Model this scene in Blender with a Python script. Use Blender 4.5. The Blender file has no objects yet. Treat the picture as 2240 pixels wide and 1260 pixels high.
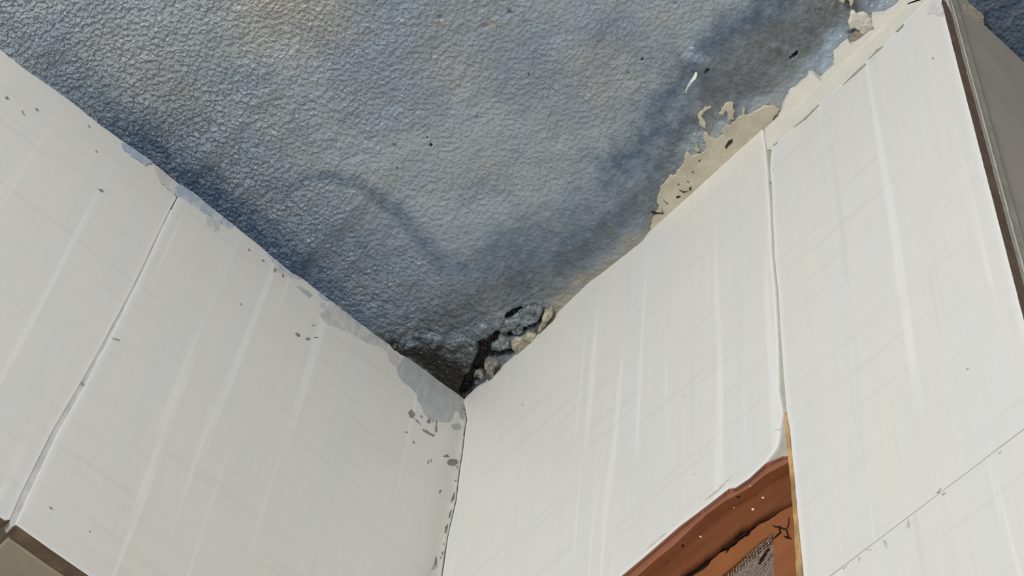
import bpy, bmesh, math, random
import numpy as np
from mathutils import Vector, Matrix

scene = bpy.context.scene
COL = scene.collection
CEIL = 2.6                                   # ceiling height, metres

# ------------------------------------------------------------------ camera
F_PX = 4362.6
BASIS = np.array([[-0.747718, -0.598634, -0.287324],
                  [0.658849, -0.614975, -0.433270],
                  [0.082673, -0.513267, 0.854238]])
_u = BASIS[0] / np.linalg.norm(BASIS[0])
_v = BASIS[1] - _u * (BASIS[1] @ _u); _v /= np.linalg.norm(_v)
BASIS = np.array([_u, _v, np.cross(_u, _v)])  # rows: world X, Y, Z in camera axes


def ray(px, py):
    return BASIS @ np.array([(px - 1120.0) / F_PX, (py - 630.0) / F_PX, 1.0])


CAM = -ray(1015, 876) * 1.5 + np.array([0, 0, CEIL])
cam = bpy.data.cameras.new('camera')
cam.sensor_width = 36.0
cam.lens = F_PX / 2240.0 * 36.0
cam.clip_start = 0.02
cam_ob = bpy.data.objects.new('camera', cam)
COL.objects.link(cam_ob)
m = Matrix.Identity(4)
for i in range(3):
    m[i][0] = BASIS[i][0]; m[i][1] = -BASIS[i][1]; m[i][2] = -BASIS[i][2]; m[i][3] = CAM[i]
cam_ob.matrix_world = m
scene.camera = cam_ob

# ------------------------------------------------------------------ light
scene.view_settings.view_transform = 'Standard'
scene.view_settings.look = 'None'
scene.view_settings.gamma = 1.0
scene.view_settings.use_curve_mapping = False
scene.view_settings.exposure = 0.13

world = bpy.data.worlds.new('room_ambience')
scene.world = world
world.use_nodes = True
bg = world.node_tree.nodes['Background']
bg.inputs[0].default_value = (1.0, 0.97, 0.93, 1)
bg.inputs[1].default_value = 0.30


def area_light(name, loc, target, sx, sy, power, color):
    l = bpy.data.lights.new(name, 'AREA')
    l.shape = 'RECTANGLE'; l.size = sx; l.size_y = sy
    l.energy = power; l.color = color
    o = bpy.data.objects.new(name, l)
    COL.objects.link(o)
    o.location = loc
    o.rotation_euler = (Vector(target) - Vector(loc)).to_track_quat('-Z', 'Y').to_euler()
    return o


# daylight entering through the doorway at the far end of the left-hand wall
area_light('doorway_daylight', (1.5, 0.80, CEIL - 0.58), (0.1, 0.2, CEIL - 0.12), 0.6, 0.6, 16.5, (1.0, 0.995, 0.98))

# ------------------------------------------------------------------ helpers


def on_plane(px, py, axis, val):
    """point of a plane (axis 0/1/2 = val) seen at a point of the photograph"""
    d = ray(px, py)
    t = (val - CAM[axis]) / d[axis]
    return CAM + d * t


def on_left(px, py, off=0.0):
    return on_plane(px, py, 1, off)


def on_right(px, py, off=0.0):
    return on_plane(px, py, 0, off)


def on_ceiling(px, py, off=0.0):
    return on_plane(px, py, 2, CEIL + off)


def densify(pts, step, jit=0.0, seed=0, closed=True):
    """subdivide an outline (3D points) and roughen it a little"""
    rnd = random.Random(seed)
    out = []
    n = len(pts)
    for i in range(n if closed else n - 1):
        a = np.array(pts[i]); b = np.array(pts[(i + 1) % n])
        L = np.linalg.norm(b - a)
        k = max(1, int(L / step))
        for j in range(k):
            p = a + (b - a) * j / k
            if j and jit:
                d = (b - a) / L
                q = np.array([rnd.uniform(-1, 1) for _ in range(3)])
                q -= d * (q @ d)
                p = p + q * jit
            out.append(p)
    if not closed:
        out.append(np.array(pts[-1]))
    return out


def flatten(pts, axis, val):
    out = []
    for p in pts:
        q = np.array(p, float); q[axis] = val; out.append(q)
    return out


def set_props(o, label=None, cat=None, group=None, kind=None):
    if label: o['label'] = label
    if cat: o['category'] = cat
    if group: o['group'] = group
    if kind: o['kind'] = kind
    return o


def link_mesh(name, bm, mat, parent=None, smooth=False, bevel=0.0, segs=2, angle=30, recenter=True):
    bmesh.ops.recalc_face_normals(bm, faces=bm.faces)
    c = Vector((0, 0, 0))
    if recenter:
        for v in bm.verts: c += v.co
        c /= max(1, len(bm.verts))
        for v in bm.verts: v.co -= c
    if smooth:
        for f in bm.faces: f.smooth = True
    me = bpy.data.meshes.new(name)
    bm.to_mesh(me); bm.free()
    mats = mat if isinstance(mat, (list, tuple)) else [mat]
    for q in mats: me.materials.append(q)
    o = bpy.data.objects.new(name, me)
    COL.objects.link(o)
    if parent:
        o.parent = parent
        o.matrix_parent_inverse = Matrix.Translation(-parent.location)
    o.location = c
    if bevel:
        b = o.modifiers.new('bevel', 'BEVEL')
        b.width = bevel; b.segments = segs; b.limit_method = 'ANGLE'; b.angle_limit = math.radians(angle)
        b.harden_normals = False
    return o


def add_prism(bm, pts, direction, thick, side_mat=0, front_mat=0):
    """pts: front outline; extruded along direction by thick"""
    d = Vector(direction) * thick
    fr = [bm.verts.new(Vector(p)) for p in pts]
    bk = [bm.verts.new(Vector(p) + d) for p in pts]
    f = bm.faces.new(fr); f.material_index = front_mat
    g = bm.faces.new(list(reversed(bk))); g.material_index = side_mat
    n = len(pts)
    for i in range(n):
        s = bm.faces.new((fr[i], bk[i], bk[(i + 1) % n], fr[(i + 1) % n]))
        s.material_index = side_mat
    return bm


def add_tile(bm, pts, direction, thick, border=.0045, raw=None, plain_z=None):
    """a tile: front outline with a painted edge highlight that thins out inwards; raw(normal) tells which sides are unglazed"""
    d = Vector(direction)
    lay = bm.verts.layers.float.new('edge_highlight')
    P = [Vector(p) for p in pts]
    n = len(P)
    ax = [i for i in range(3) if abs(direction[i]) > .5][0]
    u, v = [i for i in range(3) if i != ax]
    area = sum(P[i][u] * P[(i + 1) % n][v] - P[(i + 1) % n][u] * P[i][v] for i in range(n))
    sg = 1 if area > 0 else -1
    fr = [bm.verts.new(p) for p in P]
    bk = [bm.verts.new(p + d * thick) for p in P]
    inn = []
    for i in range(n):
        b = P[i]
        a = c = b
        for k_ in range(1, 9):
            a = P[i - k_]
            if (a - b).length > .008: break
        for k_ in range(1, 9):
            c = P[(i + k_) % n]
            if (c - b).length > .008: break
        t = (c - a).normalized()
        q = b.copy(); q[u] += -t[v] * sg * border; q[v] += t[u] * sg * border
        w = bm.verts.new(q); inn.append(w)
    for w in fr: w[lay] = 0.0 if plain_z is not None and abs(w.co.z - plain_z) < .0015 else 1.0
    for w in bk: w[lay] = 1.0
    for w in inn: w[lay] = 0.0
    bm.faces.new(inn)
    for i in range(n):
        j = (i + 1) % n
        bm.faces.new((fr[i], fr[j], inn[j], inn[i]))
        f = bm.faces.new((fr[i], bk[i], bk[j], fr[j]))
        e = P[j] - P[i]
        nn = [0, 0, 0]; nn[u] = e[v] * sg; nn[v] = -e[u] * sg
        L = math.hypot(nn[u], nn[v]) or 1
        nn = [x / L for x in nn]
        f.material_index = 1 if (raw and raw(nn)) else 0
    bm.faces.new(bk[::-1])


def add_box(bm, a, b, mat=0):
    a, b = np.minimum(a, b), np.maximum(a, b)
    v = [bm.verts.new((x, y, z)) for x in (a[0], b[0]) for y in (a[1], b[1]) for z in (a[2], b[2])]
    for idx in ((0, 1, 3, 2), (4, 6, 7, 5), (0, 4, 5, 1), (2, 3, 7, 6), (0, 2, 6, 4), (1, 5, 7, 3)):
        f = bm.faces.new([v[i] for i in idx]); f.material_index = mat


def add_tube(bm, pts, r, n=6):
    pts = [Vector(p) for p in pts]
    rings = []
    for i, p in enumerate(pts):
        t = (pts[min(i + 1, len(pts) - 1)] - pts[max(i - 1, 0)]).normalized()
        a = t.orthogonal().normalized(); b = t.cross(a)
        rr = r[i] if isinstance(r, (list, tuple)) else r
        rings.append([bm.verts.new(p + a * rr * math.cos(2 * math.pi * k / n) + b * rr * math.sin(2 * math.pi * k / n)) for k in range(n)])
    for i in range(len(rings) - 1):
        for k in range(n):
            bm.faces.new((rings[i][k], rings[i][(k + 1) % n], rings[i + 1][(k + 1) % n], rings[i + 1][k]))
    bm.faces.new(rings[0][::-1]); bm.faces.new(rings[-1])


# value noise on numpy arrays
def _hash(ix, iy, seed):
    h = (ix.astype(np.int64) * 374761393 + iy.astype(np.int64) * 668265263 + seed * 1442695041) & 0xFFFFFFFF
    h = ((h ^ (h >> 13)) * 1274126177) & 0xFFFFFFFF
    h = h ^ (h >> 16)
    return (h & 0xFFFF) / 65535.0


def vnoise(x, y, seed=0):
    ix = np.floor(x); iy = np.floor(y)
    fx = x - ix; fy = y - iy
    fx = fx * fx * fx * (fx * (fx * 6 - 15) + 10); fy = fy * fy * fy * (fy * (fy * 6 - 15) + 10)
    a = _hash(ix, iy, seed); b = _hash(ix + 1, iy, seed); c = _hash(ix, iy + 1, seed); d = _hash(ix + 1, iy + 1, seed)
    return (a * (1 - fx) + b * fx) * (1 - fy) + (c * (1 - fx) + d * fx) * fy


def fbm(x, y, seed=0, oct=4, gain=0.5):
    s = 0; amp = 1; tot = 0
    for o in range(oct):
        ang = 0.6 * o + 0.3
        xr = x * math.cos(ang) - y * math.sin(ang); yr = x * math.sin(ang) + y * math.cos(ang)
        s = s + amp * vnoise(xr * 2 ** o + 17.3 * o, yr * 2 ** o + 5.1 * o, seed + o)
        tot += amp; amp *= gain
    return s / tot


def smooth(a, b, x):
    t = np.clip((x - a) / (b - a), 0, 1)
    return t * t * (3 - 2 * t)


# ------------------------------------------------------------------ materials
class NT:
    def __init__(self, name, rough=0.5, spec=0.5):
        self.m = bpy.data.materials.new(name); self.m.use_nodes = True
        self.t = self.m.node_tree
        self.b = self.t.nodes['Principled BSDF']
        self.b.inputs['Roughness'].default_value = rough
        self.b.inputs['Specular IOR Level'].default_value = spec

    def n(self, kind, **kw):
        x = self.t.nodes.new(kind)
        for k, v in kw.items(): setattr(x, k, v)
        return x

    def l(self, a, b): self.t.links.new(a, b)

    def put(self, sock, v):
        if hasattr(v, 'is_output'): self.l(v, sock)
        elif isinstance(v, (tuple, list)) and len(v) == 3 and sock.type == 'RGBA': sock.default_value = (*v, 1)
        else: sock.default_value = v

    def coords(self, scale=(1, 1, 1), rnd=0.0):
        tc = self.n('ShaderNodeTexCoord'); mp = self.n('ShaderNodeMapping')
        mp.inputs['Scale'].default_value = scale
        src = tc.outputs['Object']
        if rnd:
            oi = self.n('ShaderNodeObjectInfo'); va = self.n('ShaderNodeVectorMath', operation='MULTIPLY_ADD')
            self.l(oi.outputs['Random'], va.inputs[0]); va.inputs[1].default_value = (rnd, rnd * .7, rnd * .3)
            self.l(src, va.inputs[2]); src = va.outputs[0]
        self.l(src, mp.inputs['Vector'])
        return mp.outputs[0]

    def noise(self, vec, scale, detail=3, rough=0.55, dist=0.0):
        x = self.n('ShaderNodeTexNoise'); self.l(vec, x.inputs['Vector'])
        x.inputs['Scale'].default_value = scale; x.inputs['Detail'].default_value = detail
        x.inputs['Roughness'].default_value = rough; x.inputs['Distortion'].default_value = dist
        return x.outputs['Fac']

    def voro(self, vec, scale, feature='F1', rand=1.0):
        x = self.n('ShaderNodeTexVoronoi'); x.feature = feature; self.l(vec, x.inputs['Vector'])
        x.inputs['Scale'].default_value = scale; x.inputs['Randomness'].default_value = rand
        return x.outputs['Distance']

    def ramp(self, fac, a, b, lo=0.0, hi=1.0):
        x = self.n('ShaderNodeMapRange'); x.interpolation_type = 'SMOOTHSTEP'
        self.l(fac, x.inputs['Value'])
        x.inputs['From Min'].default_value = a; x.inputs['From Max'].default_value = b
        x.inputs['To Min'].default_value = lo; x.inputs['To Max'].default_value = hi
        return x.outputs['Result']

    def math(self, op, a, b=0.0, c=None):
        x = self.n('ShaderNodeMath', operation=op)
        self.put(x.inputs[0], a); self.put(x.inputs[1], b)
        if c is not None: self.put(x.inputs[2], c)
        return x.outputs[0]

    def mix(self, fac, a, b, mode='MIX'):
        x = self.n('ShaderNodeMix'); x.data_type = 'RGBA'; x.blend_type = mode
        self.put(x.inputs[0], fac); self.put(x.inputs[6], a); self.put(x.inputs[7], b)
        return x.outputs[2]

    def attr(self, name):
        x = self.n('ShaderNodeAttribute'); x.attribute_name = name
        return x.outputs['Fac']

    def color(self, c): self.put(self.b.inputs['Base Color'], c)

    def rough(self, c): self.put(self.b.inputs['Roughness'], c)

    def bump(self, h, dist=0.001, strength=1.0, prev=None):
        x = self.n('ShaderNodeBump'); self.l(h, x.inputs['Height'])
        x.inputs['Distance'].default_value = dist; self.put(x.inputs['Strength'], strength)
        if prev is not None: self.l(prev, x.inputs['Normal'])
        self.l(x.outputs[0], self.b.inputs['Normal'])
        return x.outputs[0]


def tile_material(name, across):
    """off-white glazed tile with faint upright grain; across = 0 (grain varies along X) or 1 (along Y)"""
    k = NT(name, 0.36, 0.4)
    def sc(h, v):
        return (h, 1, v) if across == 0 else (1, h, v)
    broad = k.noise(k.coords(sc(1, .08), 3.0), 45, 3, .6)
    fine = k.noise(k.coords(sc(1, .03), 5.0), 230, 3, .65)
    line = k.noise(k.coords(sc(1, .022), 9.0), 105, 2, .5, .2)
    line2 = k.noise(k.coords(sc(1, .03), 13.0), 120, 2, .5, .2)
    cross = k.noise(k.coords(sc(.06, 1), 4.0), 150, 3, .6)
    c = k.mix(k.ramp(broad, .35, .65), (.72, .697, .645), (.695, .70, .68))
    c = k.mix(k.ramp(fine, .42, .75, 0, .30), c, (.66, .64, .59))
    c = k.mix(k.ramp(cross, .52, .70, 0, .38), c, (.615, .605, .56))
    c = k.mix(k.ramp(line, .61, .69, 0, .50), c, (.82, .825, .81))
    c = k.mix(k.ramp(line2, .66, .74, 0, .35), c, (.60, .59, .55))
    blot = k.noise(k.coords((1, 1, 1), 2.0), 14, 3, .5)
    c = k.mix(k.ramp(blot, .5, .75, 0, .35), c, (.68, .675, .63))
    e = k.attr('edge_highlight')
    c = k.mix(k.math('MULTIPLY', k.math('POWER', e, 1.3), .75), c, (.83, .84, .84))  # paler rim paints in the highlight along the tile edges
    k.color(c)
    k.bump(line, .0002, .6)
    return k.m


def plain(name, col, rough=.6, var=.12, scale=60, spec=.4, bump=0.0, bscale=300):
    k = NT(name, rough, spec)
    v = k.coords((1, 1, 1), 2.0)
    f = k.noise(v, scale, 4, .6)
    c = k.mix(k.ramp(f, .3, .7), tuple(x * (1 - var) for x in col), tuple(min(1, x * (1 + var)) for x in col))
    k.color(c)
    if bump:
        k.bump(k.noise(v, bscale, 4, .6), bump, 1.0)
    return k.m


M_TILE_L = tile_material('tile_glaze_left', 0)
M_TILE_R = tile_material('tile_glaze_right', 1)
M_BISCUIT = plain('tile_biscuit', (.205, .15, .108), .85, .18, 120, .2, .0003, 500)
M_GROUT = plain('grout', (.50, .48, .42), .8, .12, 90, .3, .0003, 500)
M_PUTTY = plain('putty', (.67, .65, .575), .6, .06, 40, .35, .0004, 160)
M_PLASTER = plain('bare_plaster', (.56, .515, .40), .75, .14, 70, .3, .0006, 260)
M_SOFFIT = plain('soffit_tile', (.41, .355, .27), .45, .08, 25, .4)  # tile colour darkened and browned to stand for shade under the lintel
M_RETURN = plain('return_tile', (.58, .53, .46), .4, .07, 20, .4)  # shade and warm bounce of the return face put into its colour
def smear_material(name, col, thin):
    """brushed-on paint: streaks where the pale tile shows through"""
    k = NT(name, .5, .4)
    v = k.coords((1, 1, .22), 2.0)
    f = k.noise(v, 260, 3, .6); g = k.noise(k.coords((1, 1, 1), 1.0), 90, 3, .6)
    m_ = k.math('ADD', k.math('MULTIPLY', f, .7), k.math('MULTIPLY', g, .5))
    k.color(k.mix(k.ramp(m_, .48, .76, 0, thin), col, (.68, .665, .615)))
    return k.m


M_SMEAR = smear_material('grey_blue_paint', (.40, .435, .455), .35)
M_SMEAR_GREY = smear_material('brushed_grey_paint', (.47, .485, .485), .7)
M_SMEAR_LIGHT = smear_material('pale_blue_paint', (.37, .45, .55), .75)
M_SMEAR_FILM = smear_material('thin_paint_film', (.53, .535, .53), .8)
M_CHIP = plain('chipped_glaze', (.25, .24, .205), .8, .25, 200, .2)
M_DIRT = plain('dirt', (.05, .043, .035), .9, .4, 300, .2)
M_OCHRE = plain('ochre_sealant', (.47, .295, .125), .5, .42, 45, .4, .0003, 200)
M_WHITE = plain('white_paint_flake', (.75, .74, .70), .5, .05, 80, .4)
M_SPECK = plain('cream_paint_speck', (.80, .66, .52), .5, .08, 80, .4)
M_FLAKE = plain('blue_grey_plaster_flake', (.20, .23, .25), .5, .55, 170, .5, .0018, 320)
M_FLAKE_CREAM = plain('cream_plaster_flake', (.42, .39, .30), .7, .38, 150, .3, .0014, 320)
M_FLAKE_GREY = plain('grey_plaster_flake', (.25, .235, .21), .6, .6, 240, .45, .0018, 380)
M_BACK = plain('vent_backing', (.34, .255, .20), .9, .2, 60, .2)


def wood_material(name, base, dark, spec=.45, rough=.42):
    k = NT(name, rough, spec)
    v = k.coords((1, .10, 1), 2.0)
    g = k.noise(v, 120, 4, .6)
    b = k.noise(k.coords((1, 1, 1), 1.0), 30, 3, .55)
    c = k.mix(k.ramp(g, .35, .75, 0, .7), base, dark)
    c = k.mix(k.ramp(b, .45, .75, 0, .5), c, tuple(x * 1.25 for x in base))
    k.color(c)
    k.bump(g, .0005, .7)
    return k.m


M_WOOD = wood_material('red_brown_wood_paint', (.172, .053, .017), (.115, .033, .010), .22, .58)
M_WOOD_LIP = wood_material('lip_wood_paint', (.36, .145, .085), (.28, .105, .058), .3, .5)  # lip coloured paler than the rest of the rail
M_WOOD_BEAD = wood_material('bead_wood_paint', (.258, .088, .028), (.205, .066, .021), .22, .58)
M_WOOD_CRACK = plain('open_wood_crack', (.020, .009, .006), .9, .3, 100, .1)


def wire_material():
    k = NT('galvanised_wire', .38, .5)
    k.b.inputs['Metallic'].default_value = .55
    f = k.noise(k.coords(), 400, 2)
    k.color(k.mix(k.ramp(f, .35, .7), (.30, .25, .21), (.62, .57, .52)))
    return k.m


M_WIRE = wire_material()


def ceiling_material():
    k = NT('blue_ceiling_paint', .38, .5)
    v = k.coords()
    damp_shade = k.attr('damp_shade'); mold_shade = k.attr('mold_shade'); warm = k.attr('warm'); soot = k.attr('soot'); bare = k.attr('bare'); lite = k.attr('lite')
    big = k.noise(v, 9, 3, .55); mid = k.noise(v, 28, 4, .6, .4); fin = k.noise(v, 170, 4, .65)
    grey = k.mix(k.ramp(mid, .35, .68), (.315, .375, .425), (.345, .38, .40))
    c = k.mix(k.ramp(big, .45, .65, 0, .55), grey, (.275, .335, .42))
    c = k.mix(warm, c, (.42, .41, .375))
    d = k.math('MULTIPLY', damp_shade, k.ramp(fin, .25, .62, .70, 1.12))
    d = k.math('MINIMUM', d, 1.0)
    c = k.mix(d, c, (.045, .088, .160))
    s = k.math('MULTIPLY', soot, k.ramp(fin, .25, .7, .6, 1.1)); s = k.math('MINIMUM', s, 1.0)
    c = k.mix(s, c, (.085, .088, .088))
    c = k.mix(k.math('MULTIPLY', lite, k.ramp(fin, .35, .6, .5, 1.0)), c, (.36, .46, .58))
    c = k.mix(k.math('MULTIPLY', bare, k.ramp(fin, .3, .55, .55, 1.0)), c, (.33, .31, .25))
    mm = k.ramp(k.math('ADD', mold_shade, k.math('MULTIPLY', k.math('SUBTRACT', fin, .5), 1.25)), .20, .75)
    mm = k.math('MULTIPLY', mm, k.ramp(mold_shade, .02, .12))
    c = k.mix(mm, c, k.mix(k.ramp(fin, .40, .75), (.007, .006, .006), (.026, .023, .020)))
    k.color(c)
    k.rough(k.math('ADD', k.math('MULTIPLY', mm, .10), k.ramp(fin, .3, .7, .25, .39)))
    # pimpled, rollered surface: separate raised beads of paint over a gently uneven coat
    st = k.attr('stipple')
    n1 = k.noise(v, 330, 1.5, .45, .15); n2 = k.noise(v, 120, 3, .55, .2); n3 = k.noise(v, 620, 2, .5)
    h = k.math('MULTIPLY', k.math('POWER', k.ramp(n1, .28, .84), 1.1), 1.15)
    h = k.math('ADD', h, k.math('MULTIPLY', n2, .75))
    h = k.math('ADD', h, k.math('MULTIPLY', n3, .10))
    k.bump(h, .0021, st)
    return k.m


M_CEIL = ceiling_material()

# ------------------------------------------------------------------ traced lines
LEFT_EDGE = [(-60, 62), (0, 108), (56, 152), (111, 189), (156, 222), (222, 276), (269, 310), (331, 353), (396, 407), (419, 421), (480, 470), (540, 516), (589, 559),
             (635, 597), (662, 612), (692, 635), (728, 663), (785, 709), (831, 742), (880, 778), (927, 811), (962, 838), (991, 860), (1012, 875)]
RIGHT_EDGE = [(1015, 875), (1040, 850), (1100, 800), (1150, 757), (1205, 699), (1238, 667), (1292, 617), (1337, 582), (1408, 526), (1460, 471), (1520, 410), (1601, 333),
              (1668, 276), (1800, 156), (1970, 0), (2030, -58)]
_l = [on_left(*p) for p in LEFT_EDGE]
LX = np.array([p[0] for p in _l])[::-1]; LZ = np.array([p[2] - CEIL for p in _l])[::-1]
_r = [on_right(*p) for p in RIGHT_EDGE]
RY = np.array([p[1] for p in _r]); RZ = np.array([p[2] - CEIL for p in _r])

# outlines of bare plaster and putty
CBAND = [(1422, 500), (1428, 478), (1440, 455), (1437, 440), (1444, 410), (1452, 403), (1466, 384), (1478, 384), (1492, 362), (1500, 350), (1498, 340), (1504, 333), (1514, 342), (1530, 338), (1543, 330), (1544, 312), (1538, 298), (1540, 291), (1548, 290),
         (1552, 299), (1562, 303), (1572, 305), (1582, 296), (1580, 284), (1586, 276), (1598, 276), (1602, 268), (1612, 260), (1622, 255), (1625, 236), (1630, 238), (1628, 250), (1640, 252), (1655, 243), (1672, 232), (1690, 232), (1705, 240), (1690, 262), (1690, 285),
         (1690, 300), (1612, 358), (1530, 436), (1462, 497), (1437, 516)]
bands = [CBAND,
         [(1526, 258), (1528, 250), (1542, 236), (1556, 233), (1556, 236), (1544, 243), (1534, 254), (1540, 262), (1543, 276), (1544, 282), (1536, 278), (1530, 268)],
         [(1572, 250), (1578, 238), (1590, 226), (1598, 224), (1605, 226), (1604, 238), (1608, 244), (1604, 256), (1606, 262), (1594, 264), (1592, 250), (1588, 242), (1580, 252)],
         [(1522, 312), (1526, 318), (1532, 332), (1522, 332)]]
CPUT = [(1700, 262), (1712, 228), (1717, 218), (1729, 195), (1740, 191), (1766, 168), (1769, 156), (1780, 158), (1796, 170), (1808, 163), (1820, 152), (1824, 130), (1823, 113), (1833, 105), (1846, 92), (1855, 86), (1862, 92), (1880, 84), (1900, 66), (1915, 60), (1908, 50), (1906, 37), (1908, 29), (1936, 26), (1948, 19), (1962, 9), (1972, -4),
        (2010, -40), (2040, -20), (2003, 25), (1928, 100), (1858, 158), (1788, 222), (1735, 270)]
CFLAP = [(1856, 62), (1855, 50), (1859, 36), (1861, 24), (1868, 22), (1880, 26), (1894, 26), (1902, 36), (1914, 52), (1918, 60), (1904, 68), (1886, 74), (1874, 66), (1864, 60)]

# ------------------------------------------------------------------ ceiling
xs = np.concatenate([[-1.0, -.6, -.35, -.2, -.14], np.arange(-.105, .475, .00105), [.49, .53, .6, .75, 1.0, 1.5, 2.4]])
ys = np.concatenate([[-.3, -.1, -.03], np.arange(-.014, .525, .00105), [.54, .58, .66, .8, 1.1, 1.6]])
X, Y = np.meshgrid(xs, ys, indexing='ij')


def stroke(pts_px, width, soft=1.0, wob=.004, seed=3, ends=True):
    """soft band along a line of the ceiling, in 0..1"""
    P = [on_ceiling(*p)[:2] for p in pts_px]
    xx = X + wob * (fbm(X * 60, Y * 60, seed, 3) - .5) * 2
    yy = Y + wob * (fbm(X * 60, Y * 60, seed + 9, 3) - .5) * 2
    best = np.full(X.shape, 9.0)
    W = width if isinstance(width, (list, tuple)) else [width] * len(P)
    for i in range(len(P) - 1):
        a = P[i]; b = P[i + 1]; d = b - a; L2 = d @ d
        t = np.clip(((xx - a[0]) * d[0] + (yy - a[1]) * d[1]) / L2, 0, 1)
        r = np.hypot(xx - a[0] - t * d[0], yy - a[1] - t * d[1]) / (W[i] * (1 - t) + W[i + 1] * t)
        best = np.minimum(best, r)
    return 1 - smooth(1 - .85 * soft, 1 + .6 * soft, best)


def spot(px, py, r, soft=1.0, wob=.3, seed=5):
    p = on_ceiling(px, py)
    d = np.hypot(X - p[0], Y - p[1]) / r
    d = d + wob * (fbm(X * .5 / r, Y * .5 / r, seed, 3) - .5) * 2
    return 1 - smooth(1 - .8 * soft, 1 + .5 * soft, d)


n_big = fbm(X * 14, Y * 14, 41, 4); n_mid = fbm(X * 45, Y * 45, 51, 4); n_fin = fbm(X * 180, Y * 180, 61, 3)
# shape
Z = np.interp(X, LX, LZ) * np.exp(-(np.maximum(Y, 0) / .10) ** 2) + np.interp(Y, RY, RZ) * np.exp(-(np.maximum(X, 0) / .05) ** 2) * (Y < .6)
Z += (n_big - .5) * .0030 * smooth(0, .05, np.minimum(np.abs(Y) + .01, np.abs(X) + .01)) + (n_mid - .5) * .0022
Z += (n_fin - .5) * .0010
# painted swellings and hollows
for (px, py, r, h) in [(1524, 125, .0075, -.0042), (1530, 150, .005, -.0035), (1020, 210, .007, -.002), (1010, 200, .010, .0016), (1000, 128, .012, .0012), (1690, 105, .004, -.002), (1640, 158, .008, -.0018),
                       (1200, 400, .012, .001), (480, 60, .01, -.001), (1300, 60, .012, -.0012), (760, 240, .009, -.0014), (1700, 40, .008, -.002), (1760, 60, .007, -.0018)]:
    p = on_ceiling(px, py)
    Z += h * np.exp(-(((X - p[0]) ** 2 + (Y - p[1]) ** 2) / r ** 2))
# masks: stains and recess shade, mould and crevice shade, warm patches, grime, bare plaster
damp_shade = np.zeros_like(X)
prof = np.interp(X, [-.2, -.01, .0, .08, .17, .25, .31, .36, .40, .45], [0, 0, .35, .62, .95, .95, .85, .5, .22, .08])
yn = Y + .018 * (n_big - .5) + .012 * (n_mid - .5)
damp_shade = np.maximum(damp_shade, prof * (1 - smooth(.006, .052, yn)))  # deeper blue towards the left wall
damp_shade = np.maximum(damp_shade, .55 * np.interp(X, [0, .05, .15, .3, .36, .44], [.7, 1, 1, .55, .15, 0]) * (1 - smooth(.03, .12, yn)))
damp_shade = np.maximum(damp_shade, .56 * stroke([(628, 412), (668, 394), (720, 388), (775, 392), (812, 415), (845, 440), (880, 468), (905, 500), (945, 545), (985, 600)], [.004, .005, .006, .007, .006, .007, .008, .009, .011, .014], 1, .003))
damp_shade = np.maximum(damp_shade, .80 * stroke([(1730, -40), (1660, 30), (1590, 85), (1520, 130), (1478, 190), (1450, 255), (1405, 300), (1360, 350)], [.016, .012, .015, .018, .017, .015, .014, .010], 1.5, .014, 13))
damp_shade = np.maximum(damp_shade, .55 * stroke([(1420, 330), (1340, 420), (1270, 500), (1150, 560), (1060, 600), (1000, 640)], [.02, .028, .032, .03, .03, .03], 1, .012, 23))
damp_shade = np.maximum(damp_shade, .35 * stroke([(1060, 640), (1200, 560), (1350, 450)], .02, 1, .010, 33))
damp_shade = np.maximum(damp_shade, .75 * smooth(.01, -.02, X) * (Y > .44))  # shade of the recess painted into the ceiling colour
damp_shade = np.maximum(damp_shade, .72 * stroke([(1470, 300), (1420, 380), (1350, 450), (1250, 530), (1130, 610)], [.010, .018, .022, .022, .018], 1.5, .016, 43))
damp_shade = np.maximum(damp_shade, .16 * smooth(.52, .62, n_big))
damp_shade = np.clip(damp_shade + .30 * (n_mid - .5) * smooth(.30, .05, X) + .22 * (n_fin - .5) * smooth(.02, .3, damp_shade), 0, 1)
soot = .75 * stroke([(1820, 20), (1740, 80), (1680, 130), (1620, 175), (1560, 215)], [.022, .026, .026, .022, .014], 1, .010, 71)
soot = np.maximum(soot, .5 * stroke([(1540, 260), (1450, 390), (1330, 510), (1230, 610)], .010, 1, .008, 73))
soot = np.maximum(soot, .9 * stroke([(890, 775), (940, 770), (1000, 770), (1050, 750), (1110, 720)], [.012, .020, .022, .020, .012], 1, .010, 76))
soot = np.maximum(soot, .62 * stroke([(830, 740), (930, 720), (1050, 660), (1120, 640), (1200, 640)], [.014, .016, .020, .018, .012], 1, .010, 75))
warm = .85 * spot(640, -10, .040, 1, .5) + .45 * spot(1290, 165, .025, 1, .6, 8) + .3 * spot(980, 130, .03, 1, .6, 9) + .25 * spot(300, 90, .05, 1, .6, 10)
warm = np.minimum(1, warm)
lite = .9 * stroke([(1800, 150), (1813, 138), (1820, 120)], [.004, .0045, .003], 1, .002, 81)
lite = np.maximum(lite, .7 * stroke([(1770, 140), (1800, 115), (1822, 80), (1845, 70)], [.004, .004, .0045, .004], 1, .004, 82))
lite = np.maximum(lite, .6 * stroke([(640, 600), (700, 642), (780, 700), (825, 735)], .0022, 1, .002, 83))
lite = np.maximum(lite, .55 * stroke([(860, 760), (880, 768), (905, 755)], .003, 1, .003, 84))
lite = np.maximum(lite, .55 * stroke([(1500, 122), (1528, 118), (1544, 130)], .003, 1, .002, 85))
lite = np.maximum(lite, .5 * stroke([(945, 730), (975, 738), (1010, 742)], .0035, 1, .004, 86))
bare = .9 * stroke([(1455, 480), (1400, 520), (1340, 575), (1290, 610), (1235, 662), (1200, 690)], [.010, .0085, .0065, .006, .006, .006], 1, .006, 91)
bare = np.maximum(bare, .7 * stroke([(1690, 255), (1660, 285), (1600, 320)], .009, 1, .006, 92))
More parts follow.
